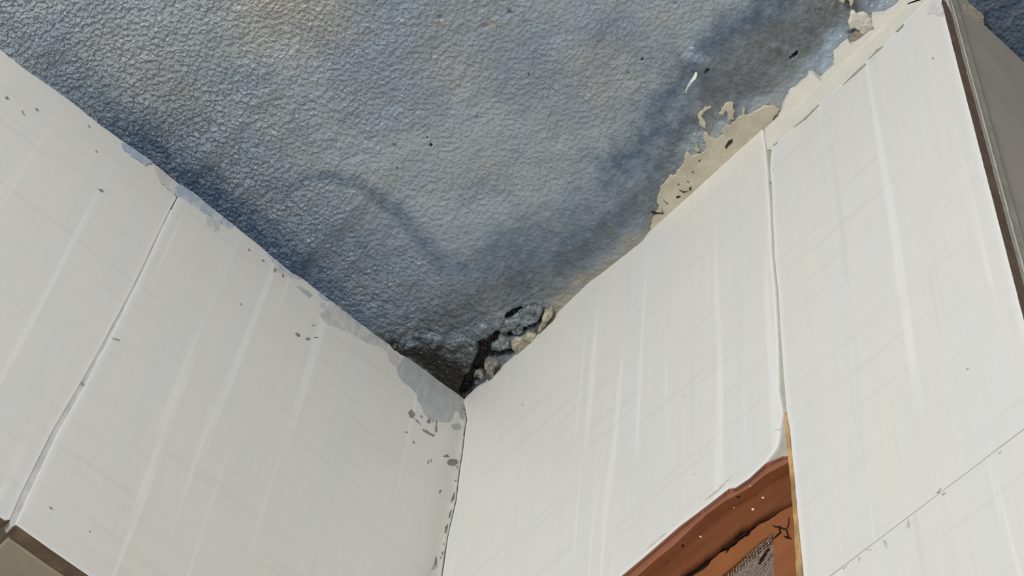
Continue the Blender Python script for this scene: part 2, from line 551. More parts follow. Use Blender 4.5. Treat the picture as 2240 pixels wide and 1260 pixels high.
bare = np.maximum(bare, .6 * stroke([(940, 815), (975, 840)], .0035, 1, .004, 94))
mold_shade = 1.0 * stroke([(890, 770), (930, 782), (965, 802), (1000, 825), (1014, 862)], [.005, .010, .016, .017, .013], 1.6, .008, 101)
mold_shade = np.maximum(mold_shade, 1.25 * stroke([(975, 815), (1000, 838), (1014, 866)], [.011, .014, .010], 1.2, .006, 100))
mold_shade = np.maximum(mold_shade, .62 * stroke([(850, 745), (890, 760), (950, 770)], .008, 1, .006, 102))
crk = np.zeros_like(X)
crk = np.maximum(crk, .95 * stroke([(1015, 855), (1032, 830), (1050, 795), (1066, 768), (1078, 745), (1088, 726)], [.004, .006, .007, .0065, .0055, .003], .7, .003, 103))
crk = np.maximum(crk, .9 * stroke([(1060, 785), (1095, 768), (1125, 764)], [.004, .0035, .002], .7, .002, 104))
crk = np.maximum(crk, .9 * stroke([(1115, 727), (1140, 718), (1165, 708), (1184, 692)], [.0028, .0035, .004, .003], .7, .002, 105))
crk = np.maximum(crk, .9 * stroke([(1112, 690), (1127, 683), (1139, 677)], [.0022, .0025, .0015], .7, .002, 106))
mold_shade = np.maximum(mold_shade, crk)  # crevices get black colour too, painting in their shade
mold_shade = np.maximum(mold_shade, .45 * stroke([(930, 720), (905, 745)], .004, 1, .004, 107))
crev = np.clip((crk - .4) / .4, 0, 1)
for (px, py, r) in [(1445, 483, .0022), (1510, 412, .0018), (1597, 312, .0024), (1055, 752, .0035)]:
    s = spot(px, py, r, .5, .3); mold_shade = np.maximum(mold_shade, s); crev = np.maximum(crev, s)
slit = stroke([(1729, 130), (1736, 124), (1742, 119)], [.0006, .0011, .0009], .4, .0003, 110)
mold_shade = np.maximum(mold_shade, slit); crev = np.maximum(crev, slit)
slit = stroke([(1543, 157), (1549, 151)], [.0008, .0008], .4, .0003, 111)
mold_shade = np.maximum(mold_shade, slit); crev = np.maximum(crev, slit)
for (px, py, r, s_) in [(862, 316, .0008, .8), (943, 317, .0012, .9), (935, 300, .0009, .6), (1157, 165, .0008, .7), (1405, 132, .0009, .9), (1373, 160, .0008, .8), (963, 40, .0020, .45), (1115, 27, .0018, .45),
                        (1043, 255, .0006, .7), (869, 366, .0007, .7), (1203, 252, .0008, .5), (1478, 8, .0009, .7), (1060, 58, .0022, .3)]:
    s = s_ * spot(px, py, r, .8, .3); mold_shade = np.maximum(mold_shade, s); crev = np.maximum(crev, .5 * s)
bare = np.maximum(bare, .8 * spot(1078, 53, .004, 1, .6, 14)); bare = np.maximum(bare, .5 * spot(963, 52, .003, 1, .6, 15))
Z += crev * .006
# crumbled zone by the corner
cr = stroke([(870, 760), (930, 750), (1010, 745), (1090, 740), (1170, 700)], [.010, .016, .020, .020, .008], 1, .006, 121)
Z += cr * ((fbm(X * 150, Y * 150, 131, 3) - .5) * .0062 + (fbm(X * 330, Y * 330, 132, 2) - .5) * .002)
def inside(px, grow=.002):
    """soft mask of a traced ceiling outline"""
    P = np.array([on_ceiling(*p)[:2] for p in px])
    lo = P.min(0) - .012; hi = P.max(0) + .012
    ii = np.where((xs > lo[0]) & (xs < hi[0]))[0]; jj = np.where((ys > lo[1]) & (ys < hi[1]))[0]
    sub = np.ix_(ii, jj); xx = X[sub]; yy = Y[sub]
    ins = np.zeros(xx.shape, bool); dist = np.full(xx.shape, 9.0)
    for a, b in zip(P, np.roll(P, -1, 0)):
        ins ^= ((a[1] > yy) != (b[1] > yy)) & (xx < (b[0] - a[0]) * (yy - a[1]) / (b[1] - a[1] + 1e-12) + a[0])
        d = b - a; t = np.clip(((xx - a[0]) * d[0] + (yy - a[1]) * d[1]) / (d @ d), 0, 1)
        dist = np.minimum(dist, np.hypot(xx - a[0] - t * d[0], yy - a[1] - t * d[1]))
    m_ = np.zeros_like(X); m_[sub] = np.where(ins, 1.0, 1 - smooth(0, .008, dist))
    return m_


flat = np.zeros_like(X)
for b_ in bands + [CPUT, CFLAP]:
    flat = np.maximum(flat, inside(b_))
Z = Z * (1 - flat) + flat * .0002
stipple = np.clip(.52 + .36 * smooth(.06, .30, X - .55 * Y) + .35 * (1 - smooth(.0, .10, yn)) - .18 * smooth(.03, .0, X) + .3 * (n_big - .5), .35, 1.7)
ceil_me = bpy.data.meshes.new('ceiling')
nx, ny = X.shape
idx = np.arange(nx * ny).reshape(nx, ny)
quads = np.stack([idx[:-1, :-1], idx[:-1, 1:], idx[1:, 1:], idx[1:, :-1]], -1).reshape(-1, 4)
ceil_me.vertices.add(nx * ny)
ceil_me.vertices.foreach_set('co', np.stack([X, Y, Z], -1).reshape(-1).astype(np.float32))
ceil_me.loops.add(quads.size); ceil_me.loops.foreach_set('vertex_index', quads.reshape(-1).astype(np.int32))
ceil_me.polygons.add(len(quads)); ceil_me.polygons.foreach_set('loop_start', np.arange(0, quads.size, 4, dtype=np.int32))
ceil_me.update(calc_edges=True)
ceil_me.shade_smooth()
for nm, arr in (('damp_shade', damp_shade), ('mold_shade', mold_shade), ('warm', warm), ('soot', soot), ('bare', bare), ('lite', lite), ('stipple', stipple)):
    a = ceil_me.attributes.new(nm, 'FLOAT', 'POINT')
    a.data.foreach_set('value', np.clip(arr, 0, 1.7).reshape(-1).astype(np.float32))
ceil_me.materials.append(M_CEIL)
ceiling = bpy.data.objects.new('ceiling', ceil_me)
COL.objects.link(ceiling)
ceiling.location = (0, 0, CEIL)
set_props(ceiling, 'stippled grey-blue painted ceiling with water stains and black mould in the corner', 'ceiling', kind='structure')


def ceil_z(x, y):
    i = min(max(np.searchsorted(xs, x), 0), nx - 1); j = min(max(np.searchsorted(ys, y), 0), ny - 1)
    return CEIL + Z[i, j]


# ------------------------------------------------------------------ walls
TH = 0.0085                                     # tile thickness
SOFFIT_Z = CEIL - 0.4005
bm = bmesh.new()
# backing of the left wall with the opening below it
add_box(bm, (-.12, -.016, SOFFIT_Z + TH), (2.2, -TH, CEIL + .05))
add_box(bm, (-.12, -.17, SOFFIT_Z + TH), (2.2, -.016, CEIL + .05))
add_box(bm, (-.12, -.20, CEIL - 2.6), (2.2, -.17, CEIL + .05))
add_box(bm, (-.12, -.17, CEIL - 2.6), (.06, -TH, SOFFIT_Z + TH))
wall_left = link_mesh('wall_left', bm, M_GROUT)
set_props(wall_left, 'left wall of large off-white tiles with blue-grey paint smears along the ceiling', 'wall', kind='structure')

TOPZ = CEIL + .012


def left_tile(px_pts, proud, seed, bev=.0008, jit=.0001):
    pts = [on_left(*p) if len(p) == 2 else np.array(p) for p in px_pts]
    pts = flatten(densify(pts, .012, jit, seed), 1, proud)
    bm = bmesh.new(); add_tile(bm, pts, (0, -1, 0), TH + proud, raw=lambda n: n[2] < -.5)
    return link_mesh('tile', bm, [M_TILE_L, M_BISCUIT], wall_left, bevel=bev)


E_B = [(392, 426), (375, 460), (347, 520), (296, 630), (240, 740), (183, 848), (125, 951), (64, 1080), (33, 1149)]
E_A = [(387, 432), (373, 458), (344, 518), (291, 630), (234, 738), (175, 843), (115, 945), (48, 1080), (23, 1137)]
top_b = on_left(*E_B[0]); top_a = on_left(*E_A[0])
left_tile([(top_b[0], 0, TOPZ)] + E_B + [(110, 1204), (190, 1259), (230, 1288)] + [(on_left(230, 1288)[0] - .24, 0, SOFFIT_Z), (-.007, 0, SOFFIT_Z), (-.007, 0, TOPZ)], .0006, 1)
z_a = on_left(23, 1137)[2]
left_tile([(top_a[0] + .32, 0, TOPZ), (top_a[0], 0, TOPZ)] [::1] + E_A + [(12, 1139), (0, 1131), (-20, 1117)] + [(top_a[0] + .32, 0, z_a)], 0.0, 2)
xa = top_a[0] + .323
left_tile([(xa + .32, 0, TOPZ), (xa, 0, TOPZ), (xa, 0, z_a), (xa + .32, 0, z_a)], 0.0, 7)
bm = bmesh.new()
# grout in the upright joint of the left wall
gp = [on_left(x, y) for x, y in E_A[1:]] + [on_left(28, 1150)] + [on_left(x + 1, y) for x, y in E_B[:0:-1]]
add_prism(bm, flatten(gp, 1, -.0003), (0, -1, 0), TH - .002)
link_mesh('grout_line', bm, plain('grey_grout', (.56, .555, .54), .7, .1, 80), wall_left)
# soffit tiles under the lintel
bm = bmesh.new()
sx = on_left(33, 1149)[0]
add_box(bm, (-.0, -.17, SOFFIT_Z + .001), (sx - .002, -TH - .0015, SOFFIT_Z + TH))
link_mesh('soffit_tile', bm, M_SOFFIT, wall_left, bevel=.0012)
bm = bmesh.new()
add_box(bm, (sx + .004, -.17, SOFFIT_Z + .0015), (sx + .33, -TH - .004, SOFFIT_Z + TH))
link_mesh('soffit_tile', bm, M_SOFFIT, wall_left, bevel=.0012)
bm = bmesh.new()
add_box(bm, (sx + .333, -.17, SOFFIT_Z + .0015), (sx + .65, -TH - .004, SOFFIT_Z + TH))
link_mesh('soffit_tile', bm, M_SOFFIT, wall_left, bevel=.0012)

# paint smears and marks on the left tiles
def patches(name, polys, plane, off, thick, mat, parent, step=.0035, jit=.0004, seed=0, bev=0.0):
    bm = bmesh.new()
    ax = {'left': 1, 'right': 0, 'ceiling': 2}[plane]
    fn = {'left': on_left, 'right': on_right, 'ceiling': on_ceiling}[plane]
    dr = [0, 0, 0]; dr[ax] = 1 if plane == 'ceiling' else -1
    for i, poly in enumerate(polys):
        base = off if plane != 'ceiling' else off
        pts = [fn(x, y, base) for x, y in poly]
        v = pts[0][ax]
        pts = flatten(densify(pts, step, jit, seed + i), ax, v)
        add_prism(bm, pts, dr, thick)
    return link_mesh(name, bm, mat, parent, bevel=bev)


def dab(x, y, w, h, ang, seed, n=9):
    """small ragged mark round a point of the photograph"""
    r = random.Random(seed); out = []
    ca, sa = math.cos(math.radians(ang)), math.sin(math.radians(ang))
    for k in range(n):
        t = 2 * math.pi * k / n; q = r.uniform(.6, 1.15)
        u, v = w * q * math.cos(t), h * q * math.sin(t)
        out.append((x + u * ca - v * sa, y + u * sa + v * ca))
    return out


SM = .0006
patches('paint_smear', [
    [(868, 806), (884, 774), (912, 790), (938, 808), (970, 832), (998, 854), (1020, 872), (1020, 900), (1014, 920), (1006, 912), (1004, 902), (996, 898), (991, 903), (990, 916), (982, 924), (962, 921), (945, 924),
     (936, 914), (926, 903), (922, 888), (911, 872), (913, 866), (900, 850), (884, 838), (872, 824)],
    [(648, 626), (660, 628), (676, 638), (684, 646), (674, 650), (662, 640)],
    [(985, 930), (1002, 924), (1010, 934), (1003, 940), (992, 940)],
    [(941, 1248), (949, 1236), (955, 1226), (957, 1236), (949, 1246)],
], 'left', SM + .0002, .0003, M_SMEAR, wall_left, jit=.0007, step=.002, seed=11)
patches('paint_smear', [
    [(697, 688), (708, 678), (726, 654), (756, 670), (793, 699), (840, 732), (862, 752), (846, 756), (836, 758), (812, 754), (788, 742), (762, 726), (738, 716), (720, 712), (706, 700)],
], 'left', SM + .00016, .0003, M_SMEAR_GREY, wall_left, jit=.0007, step=.002, seed=12)
patches('paint_smear', [
    [(264, 306), (268, 324), (282, 334), (296, 346), (318, 361), (331, 358), (336, 354), (318, 340), (300, 328)],
    [(382, 408), (396, 404), (420, 420), (455, 447), (482, 470), (514, 496), (500, 501), (478, 487), (458, 474), (432, 456), (408, 440), (394, 432), (386, 428)],
    [(582, 552), (600, 566), (636, 596), (662, 612), (648, 610), (626, 598), (606, 588), (594, 572)],
    [(690, 636), (700, 642), (728, 662), (722, 664), (702, 652)],
], 'left', SM + .00012, .0003, M_SMEAR_LIGHT, wall_left, jit=.0008, step=.0018, seed=31)
patches('paint_smear', [
    [(336, 356), (362, 380), (392, 406), (384, 428), (366, 412), (350, 396), (340, 376)],
    [(448, 470), (462, 478), (480, 490), (478, 506), (470, 508), (466, 494), (456, 498), (450, 484)],
    [(596, 578), (620, 594), (640, 604), (638, 612), (626, 604), (622, 608), (614, 598), (602, 596)],
    [(832, 745), (856, 764), (880, 784), (868, 804), (850, 790), (846, 772), (836, 762)],
    [(700, 660), (716, 664), (708, 676), (700, 672)],
], 'left', SM + .00007, .0002, M_SMEAR_FILM, wall_left, jit=.0008, step=.0018, seed=51)
chips = [[(893, 902), (900, 895), (908, 905), (904, 915), (896, 912)], [(906, 915), (913, 918), (919, 927), (922, 932), (917, 926), (911, 922)], [(924, 938), (934, 941), (942, 947), (952, 952), (948, 955), (936, 949), (926, 943)],
         [(934, 921), (940, 913), (942, 925), (936, 926)], [(951, 938), (956, 922), (954, 920), (957, 944), (952, 945)], [(969, 998), (978, 993), (984, 999), (978, 1000)], [(978, 1010), (984, 1004), (1000, 1005), (1002, 1012), (994, 1019), (986, 1017), (980, 1016)],
         [(999, 1019), (1007, 1020), (1005, 1026), (1000, 1025)], [(988, 1090), (994, 1076), (997, 1088), (991, 1094), (987, 1100)], [(983, 1122), (988, 1114), (986, 1130), (981, 1133)], [(974, 1152), (980, 1145), (979, 1160), (973, 1167)],
         [(952, 1222), (955, 1216), (956, 1232), (949, 1238), (951, 1230)], [(970, 1190), (975, 1184), (974, 1196)], [(966, 1210), (971, 1203), (969, 1214)], [(962, 1220), (966, 1216), (965, 1222)], [(995, 1052), (999, 1047), (999, 1054)]]
chips += [dab(922, 911, 3, 2.5, 20, 1), dab(905, 967, 3.5, 2, 60, 2), dab(937, 1010, 1.8, 5, 0, 3), dab(943, 1008, 1.8, 4, 0, 4), dab(963, 1074, 2, 4.5, 20, 5), dab(889, 945, 2.5, 2, 0, 6), dab(652, 732, 8, 4, 35, 7),
          dab(673, 741, 6, 3.5, -20, 8), dab(692, 738, 6, 1.5, 5, 9), dab(686, 711, 3, 1.2, 0, 10), dab(221, 415, 7, 1.6, 25, 11), dab(80, 238, 5, 1.8, 30, 12), dab(50, 245, 1.2, 6, -25, 13), dab(195, 275, 3, 1.5, 45, 14),
          dab(211, 330, 2, 1.2, 0, 15), dab(112, 1111, 6, 1.8, 35, 16), dab(197, 1162, 2, 1.8, 0, 17), dab(527, 665, 4, 1.2, 50, 18), dab(545, 546, 2, 4, -30, 19), dab(15, 213, 4, 2, 10, 20), dab(576, 570, 4, 2, 20, 21), dab(601, 591, 4, 5, 0, 22),
          dab(619, 602, 2.5, 5, 10, 23), dab(180, 838, 4, 2, -50, 24), dab(255, 742, 9, 1.2, 15, 25)]
patches('dirt_speck', chips, 'left', SM + .00025, .0003, M_CHIP, wall_left, step=.0012, jit=.0001, seed=71)

# right wall: backing with an opening for the vent, tiles in front
YR_OUT = .4708
bm = bmesh.new()
JT = CEIL - .376
add_box(bm, (-.02, -TH, JT - .004), (-TH - .0005, YR_OUT - .0, CEIL + .05))
add_box(bm, (-.13, -TH, JT + .02), (-.02, YR_OUT - TH - .0005, CEIL + .05))
add_box(bm, (-.02, .322, CEIL - 2.6), (-TH - .0005, YR_OUT, JT - .004))
add_box(bm, (-.13, .322, CEIL - 2.6), (-.02, YR_OUT - TH - .0005, JT + .02))
add_box(bm, (-.13, -TH, CEIL - 2.6), (-TH - .0005, .03, JT - .004))
add_box(bm, (-.13, -TH, CEIL - 2.6), (-TH - .0005, .33, CEIL - .95))
# the wall runs on round the outer corner into a recess
add_box(bm, (-.75, YR_OUT - .06, CEIL - 2.6), (-.13, YR_OUT - .0016, CEIL + .05))
add_box(bm, (-.80, YR_OUT - .06, CEIL - 2.6), (-.75, 1.25, CEIL + .05))  # unseen end wall, added to keep light off the return face
wall_right = link_mesh('wall_right', bm, M_GROUT)
set_props(wall_right, 'right wall of bright off-white tiles with a long upright joint and an open brown outer corner', 'wall', kind='structure')


def right_tile(px_pts, proud, seed, bev=.0012, jit=.0001, name='tile', back=TH, mats=None):
    pts = [on_right(*p, proud) if len(p) == 2 else np.array(p) for p in px_pts]
    pts = flatten(densify(pts, .010, jit, seed), 0, proud)
    bm = bmesh.new(); add_tile(bm, pts, (-1, 0, 0), back + proud, raw=(lambda n: n[1] > .9) if proud < .0003 else None, plain_z=zj)
    return link_mesh(name, bm, mats or [M_TILE_R, M_BISCUIT], wall_right, bevel=bev)


CORNER = [(966, 1260), (972, 1219), (978, 1177), (988, 1133), (997, 1095), (1005, 1025), (1010, 997), (1016, 943), (1020, 917), (1013, 880)]
T1_RIGHT = [(1668, 262), (1673, 319), (1677, 361), (1683, 448), (1685, 500), (1687, 550), (1695, 628), (1699, 700), (1702, 780), (1703, 850), (1709, 886), (1712, 905), (1708, 925), (1706, 950), (1700, 976), (1688, 994), (1675, 1011)]
T1_BOT = [(1638, 1046), (1607, 1067), (1595, 1067), (1550, 1103), (1500, 1140), (1490, 1146), (1412, 1214), (1357, 1260), (1330, 1284)]
y0 = on_right(*CORNER[-1])[1]
bl = on_right(966, 1260)
JOINT = [(1757, 1310), (1820, 1259), (1898, 1198), (1987, 1130), (2057, 1078), (2168, 993), (2240, 937)]
zj = np.mean([on_right(*p)[2] for p in JOINT[1:]])
right_tile([(0, .002, TOPZ), (0, on_right(*T1_RIGHT[0])[1] - .0006, TOPZ)] + T1_RIGHT[1:] + T1_BOT + [(0, .10, JT - .004), (0, .10, CEIL - .66), (0, .018, CEIL - .66)] + CORNER, .0004, 3, jit=.00012)
T2_TOP = [(2046, -22), (2020, 6), (1975, 52), (1930, 103), (1885, 143), (1840, 185), (1800, 217), (1760, 256), (1715, 296), (1688, 322)]
T2_LEFT = [(1684, 369), (1688, 415), (1691, 500), (1694, 560), (1702, 640), (1709, 760), (1717, 860), (1721, 908), (1727, 940), (1735, 1030), (1744, 1127), (1757, 1262)]
JOINT = [(1757, 1310), (1820, 1259), (1898, 1198), (1987, 1130), (2057, 1078), (2168, 993), (2240, 937)]
j0 = on_right(1757, 1262)
zj = np.mean([on_right(*p)[2] for p in JOINT[1:]])
right_tile([(0, YR_OUT, CEIL - .050)] + T2_TOP + T2_LEFT + [(0, j0[1] + .0003, zj + .0005), (0, YR_OUT, zj + .0005)], 0.0, 4, bev=.0005)
right_tile([(0, j0[1] + .0005, zj - .0004), (0, j0[1] + .002, zj - .4), (0, YR_OUT, zj - .4), (0, YR_OUT, zj - .0004)], 0.0002, 5, bev=.0004)
# fine broken bits of grout along the level joint
bm = bmesh.new()
add_prism(bm, [(-.0010, j0[1] + .001, zj + .0012), (-.0010, j0[1] + .001, zj - .0012), (-.0010, YR_OUT - .003, zj - .0012), (-.0010, YR_OUT - .003, zj + .0012)], (-1, 0, 0), .005)
link_mesh('grout_line', bm, plain('dark_grout', (.25, .24, .215), .8, .1, 80), wall_right)
# putty in the upright joint
gp = [on_right(x - 3, y) for x, y in T1_RIGHT[:12]] + [on_right(1716, 930), on_right(1724, 1004), on_right(1700, 1006), on_right(1730, 1006)] + [on_right(x + 3, y) for x, y in T2_LEFT[8::-1]] + [on_right(1692, 318), on_right(1690, 262)]
gp = [on_right(x - 3, y) for x, y in T1_RIGHT[:12]] + [on_right(1700, 926), on_right(1696, 950), on_right(1690, 976), on_right(1670, 1002), on_right(1690, 1007), on_right(1712, 999), on_right(1724, 1000)] + [on_right(x + 3, y) for x, y in T2_LEFT[7::-1]] + [on_right(1692, 318), on_right(1690, 262)]
bm = bmesh.new(); add_prism(bm, flatten(densify(gp, .006, .0002, 6), 0, -.0017), (-1, 0, 0), .006)
link_mesh('grout_line', bm, plain('seam_putty', (.42, .39, .32), .75, .15, 120, .3, .0005, 400), wall_right)
# putty strip between the outer tile and the ceiling
cp = [(1672, 322), (1668, 285), (1668, 262)]
pp = [on_right(1676, 326, .0004), on_right(1667, 280, .0004)]
pp = [np.array([.0004, on_right(1676, 326)[1], on_right(1676, 326)[2]]), np.array([.0004, on_right(1669, 268)[1], TOPZ]), np.array([.0004, YR_OUT - .002, TOPZ])] + \
     [np.array([.0004, YR_OUT - .002, CEIL - .052])] + [on_right(x + 2, y + 3, .0004) for x, y in T2_TOP]
bm = bmesh.new(); add_prism(bm, flatten(densify(pp, .006, .0002, 8), 0, -.0006), (-1, 0, 0), TH - .001)
link_mesh('putty_strip', bm, M_PUTTY, wall_right, bevel=.0006)
# dark open bits of the joint over the outer tile
patches('joint_crack', [
    [(1958, 70), (1966, 61), (1976, 52), (1974, 58), (1964, 68)],
    [(1898, 130), (1908, 119), (1918, 107), (1932, 100), (1926, 106), (1914, 116), (1906, 124)],
    [(1842, 186), (1870, 158), (1892, 138), (1894, 140), (1870, 162)],
    [(1736, 278), (1760, 257), (1790, 228), (1791, 229), (1762, 259)],
    [(1690, 319), (1700, 310), (1699, 313)],
    [(1732, 213), (1746, 204), (1760, 192), (1747, 206), (1735, 216)],
    [(1677, 267), (1688, 257), (1694, 253), (1686, 262), (1679, 268)],
], 'right', .00055, .0004, plain('open_joint', (.36, .34, .29), .9, .2, 200), wall_right, step=.002, jit=.0001, seed=88)
patches('grey_smear', [
    [(2026, 30), (2032, 12), (2042, 0), (2058, -4), (2061, 20), (2064, 35), (2050, 34), (2042, 28), (2034, 32)],
], 'right', .0004, .0005, plain('grey_smear_film', (.60, .60, .58), .6, .15, 150), wall_right, seed=90)
marks = [dab(1683, 395, 3, 2, -30, 1), dab(2040, 127, 2.5, 4, 20, 2), dab(1494, 864, 3, 1.5, -50, 3), dab(1259, 707, 1.5, 1.5, 0, 4), dab(1143, 885, 2, 2, 0, 5), dab(2115, 806, 3, 1.8, -30, 6), dab(1519, 1037, 2.5, 2, 0, 7),
         dab(1472, 1148, 3, 2, 40, 8), dab(1690, 370, 1.5, 1.5, 0, 9), dab(1700, 940, 8, 1, -8, 10), [(1540, 1094), (1560, 1078), (1600, 1040), (1601, 1043), (1570, 1076), (1550, 1090)],
         [(1406, 1208), (1430, 1186), (1458, 1163), (1456, 1168), (1432, 1188)], [(1986, 1133), (1990, 1150), (1986, 1157), (1982, 1150)], [(1930, 1180), (1938, 1184), (1940, 1198), (1934, 1192)], [(1876, 1216), (1882, 1222), (1878, 1230)],
         [(2048, 1078), (2056, 1066), (2058, 1068), (2053, 1076)], [(2060, 1078), (2068, 1078), (2060, 1084)], [(1896, 1202), (1906, 1202), (1900, 1204)], [(1842, 1244), (1852, 1238), (1846, 1244)], [(2182, 990), (2190, 986), (2186, 992)]]
patches('dirt_speck', marks, 'right', .00048, .0005, plain('grey_mark', (.50, .49, .46), .7, .2, 200), wall_right, step=.0015, jit=.0001, seed=95)
# dark crumbs and dirt in the wall corner
bm = bmesh.new()
cpts = [on_right(x, y, .0012) for x, y in CORNER]
ca = [on_right(x, y, .0006) for x, y in CORNER]
cb = [on_left(x - 4, y, .0006) for x, y in CORNER]
va = [bm.verts.new(p) for p in ca]; vb = [bm.verts.new(p) for p in cb]; vc = [bm.verts.new(p + np.array([-.004, -.004, 0])) for p in ca]
for i in range(len(ca) - 1):
    bm.faces.new((va[i], va[i + 1], vb[i + 1], vb[i])); bm.faces.new((va[i + 1], va[i], vc[i], vc[i + 1])); bm.faces.new((vb[i], vb[i + 1], vc[i + 1], vc[i]))
link_mesh('corner_cover', bm, plain('corner_cover', (.64, .625, .575), .6, .08, 120), wall_right)  # pale strip added to cover the shaded gap in the corner
bm = bmesh.new()
cj = densify([p + np.array([.0002, -.0001, 0]) for p in ca], .003, .0002, 4, closed=False)
cr_ = random.Random(21); rad = []
for q in cj: rad.append(max(.00008, min(.0004, (rad[-1] if rad else .0002) + cr_.uniform(-.00012, .00012))))
add_tube(bm, cj, rad, 6)
link_mesh('corner_joint', bm, plain('corner_dirt', (.36, .34, .29), .8, .45, 220), wall_right)
# rusty ochre bead along the outer tile beside the wooden frame
OCH_L = [(1717, 900), (1720, 945), (1725, 1005), (1731, 1060), (1738, 1155), (1743, 1262), (1750, 1360)]
OCH_R = [(1772, 1360), (1757, 1262), (1745, 1127), (1737, 1031), (1731, 985), (1728, 950), (1722, 910)]
bm = bmesh.new(); add_prism(bm, flatten(densify([on_right(*p) for p in OCH_L + OCH_R], .004, .0002, 9), 0, .0007), (-1, 0, 0), .007)
link_mesh('ochre_sealant', bm, M_OCHRE, wall_right, bevel=.0006)
# return face round the outer corner
bm = bmesh.new()
add_box(bm, (-.13, YR_OUT - TH - .0005, CEIL - 2.6), (-TH - .004, YR_OUT - .0012, CEIL - .004))
link_mesh('return_tile', bm, M_RETURN, wall_right, bevel=.001)
bm = bmesh.new()
hp = [np.array([-TH - .0010, YR_OUT - .002, CEIL - 1.2]), np.array([-TH - .0042, YR_OUT - .001, CEIL - 1.2]), np.array([-TH - .0042, YR_OUT - .001, CEIL + .0]), np.array([-TH - .0010, YR_OUT - .002, CEIL + .0])]
pts = densify([hp[1], hp[2]], .008, .00012, 15, closed=False)
add_tube(bm, pts, .0015, 8)
link_mesh('grout_line', bm, plain('return_joint', (.56, .52, .44), .6, .1, 80), wall_right, smooth=True)


def on_return(px, py, off=0.0):
    return on_plane(px, py, 1, YR_OUT + off)


RT = [(2098, -12), (2112, 0), (2122, 6), (2130, 12), (2138, 17), (2137, 25), (2146, 26), (2151, 34), (2150, 42), (2155, 50), (2157, 62), (2165, 70), (2176, 77), (2190, 88), (2202, 100), (2224, 121), (2242, 138), (2242, 170), (2215, 140), (2180, 105), (2150, 85), (2120, 52), (2095, 22), (2084, 4)]
pts = [np.array([p[0], YR_OUT + .0006 - .0030 * min(1.0, max(0.0, (CEIL - p[2]) / .014)), p[2]]) for p in densify([on_return(*p) for p in RT], .0018, .0011, 17)]
bm = bmesh.new(); add_prism(bm, pts, (0, -1, 0), .003)
link_mesh('putty_strip', bm, plain('rough_putty', (.58, .525, .435), .8, .12, 120, .3, .0025, 260), wall_right)

# ------------------------------------------------------------------ bare plaster and putty on the ceiling
b1 = patches('bare_plaster', bands, 'ceiling', -.0016, .008, M_PLASTER, ceiling, step=.0016, jit=.0007, seed=201, bev=.0004)
patches('dirt_speck', [dab(1510, 413, 3, 4, 30, 1), [(1484, 414), (1494, 419), (1506, 418), (1494, 422)], [(1478, 432), (1484, 428), (1490, 430), (1482, 434)], dab(1484, 404, 2, 2, 0, 4), [(1450, 438), (1462, 446), (1460, 447)], [(1424, 464), (1450, 466), (1447, 457), (1452, 468), (1428, 468)],
                     dab(1515, 377, 2, 1.5, 20, 6), dab(1530, 352, 2, 3, 30, 7), [(1586, 322), (1594, 308), (1602, 304), (1602, 312), (1594, 318), (1588, 326)], dab(1438, 449, 2, 1, 0, 9), dab(1505, 398, 3, 1, 30, 10)], 'ceiling', -.0019, .002, M_DIRT, ceiling, step=.0015, jit=.0002, seed=211)
bm = bmesh.new()
pc = densify([on_ceiling(*p, -.0013) for p in CPUT], .002, .0005, 221)
pc = [np.array([p[0], p[1], CEIL - .0012 - .55 * max(0.0, .013 - p[0])]) for p in pc]
add_prism(bm, pc, (0, 0, 1), .010)
link_mesh('putty_edge', bm, M_PUTTY, ceiling)
patches('bare_plaster', [[(1832, -14), (1836, 4), (1846, 8), (1852, -4), (1858, 4), (1862, 16), (1868, 4), (1862, -14)]], 'ceiling', -.0034, .009, M_PLASTER, ceiling, step=.002, jit=.0004, seed=231, bev=.0006)
patches('grime', [[(1856, 90), (1862, 74), (1872, 68), (1890, 74), (1908, 64), (1917, 60), (1914, 68), (1896, 80), (1880, 92), (1868, 100), (1860, 98)]], 'ceiling', -.0018, .0008, plain('brown_grime', (.30, .275, .22), .8, .3, 160), ceiling, step=.002, jit=.0004, seed=241)

# ------------------------------------------------------------------ loose flakes (things)
def flake(outline, off, thick, mat, label, seed, name='plaster_flake', group=None, cat='flake', dome=.0006, rough=.0016, tilt=(0, 0)):
    """a domed, crumbly plaster piece hanging on the ceiling"""
    rnd = random.Random(seed)
    P = densify([on_ceiling(x, y, off) for x, y in outline], .0014, .0007, seed)
    c = sum(P) / len(P)
    bm = bmesh.new()
    rings = []
    ks = [(1.0, 0.0), (.985, -.55), (.93, -.9), (.80, -1.0), (.60, -1.03), (.38, -1.0), (.16, -.96)]
    for s, hgt in ks:
        ring = []
        for p in P:
            q = c + (p - c) * s
            nz = (fbm(np.array([q[0] * 330]), np.array([q[1] * 330]), seed, 4, .65)[0] - .5) * 2.6 * rough
            nx_ = (vnoise(np.array([q[0] * 500]), np.array([q[1] * 500]), seed + 5)[0] - .5) * rough * .8
            zt = (q[0] - c[0]) * tilt[0] + (q[1] - c[1]) * tilt[1]
            ring.append(bm.verts.new((q[0] + nx_, q[1] + nx_, q[2] + (thick + dome * (1 - s)) * hgt + nz * (hgt < 0) + zt)))
        rings.append(ring)
    top = [bm.verts.new((v.co.x, v.co.y, v.co.z + .006)) for v in rings[0]]
    n = len(P)
    for i in range(n):
        j = (i + 1) % n
        bm.faces.new((top[i], top[j], rings[0][j], rings[0][i]))
        for k in range(len(rings) - 1):
            bm.faces.new((rings[k][i], rings[k][j], rings[k + 1][j], rings[k + 1][i]))
    bm.faces.new(rings[-1]); bm.faces.new(top[::-1])
    o = link_mesh(name, bm, mat, None, smooth=True)
    set_props(o, label, cat, group)
    return o


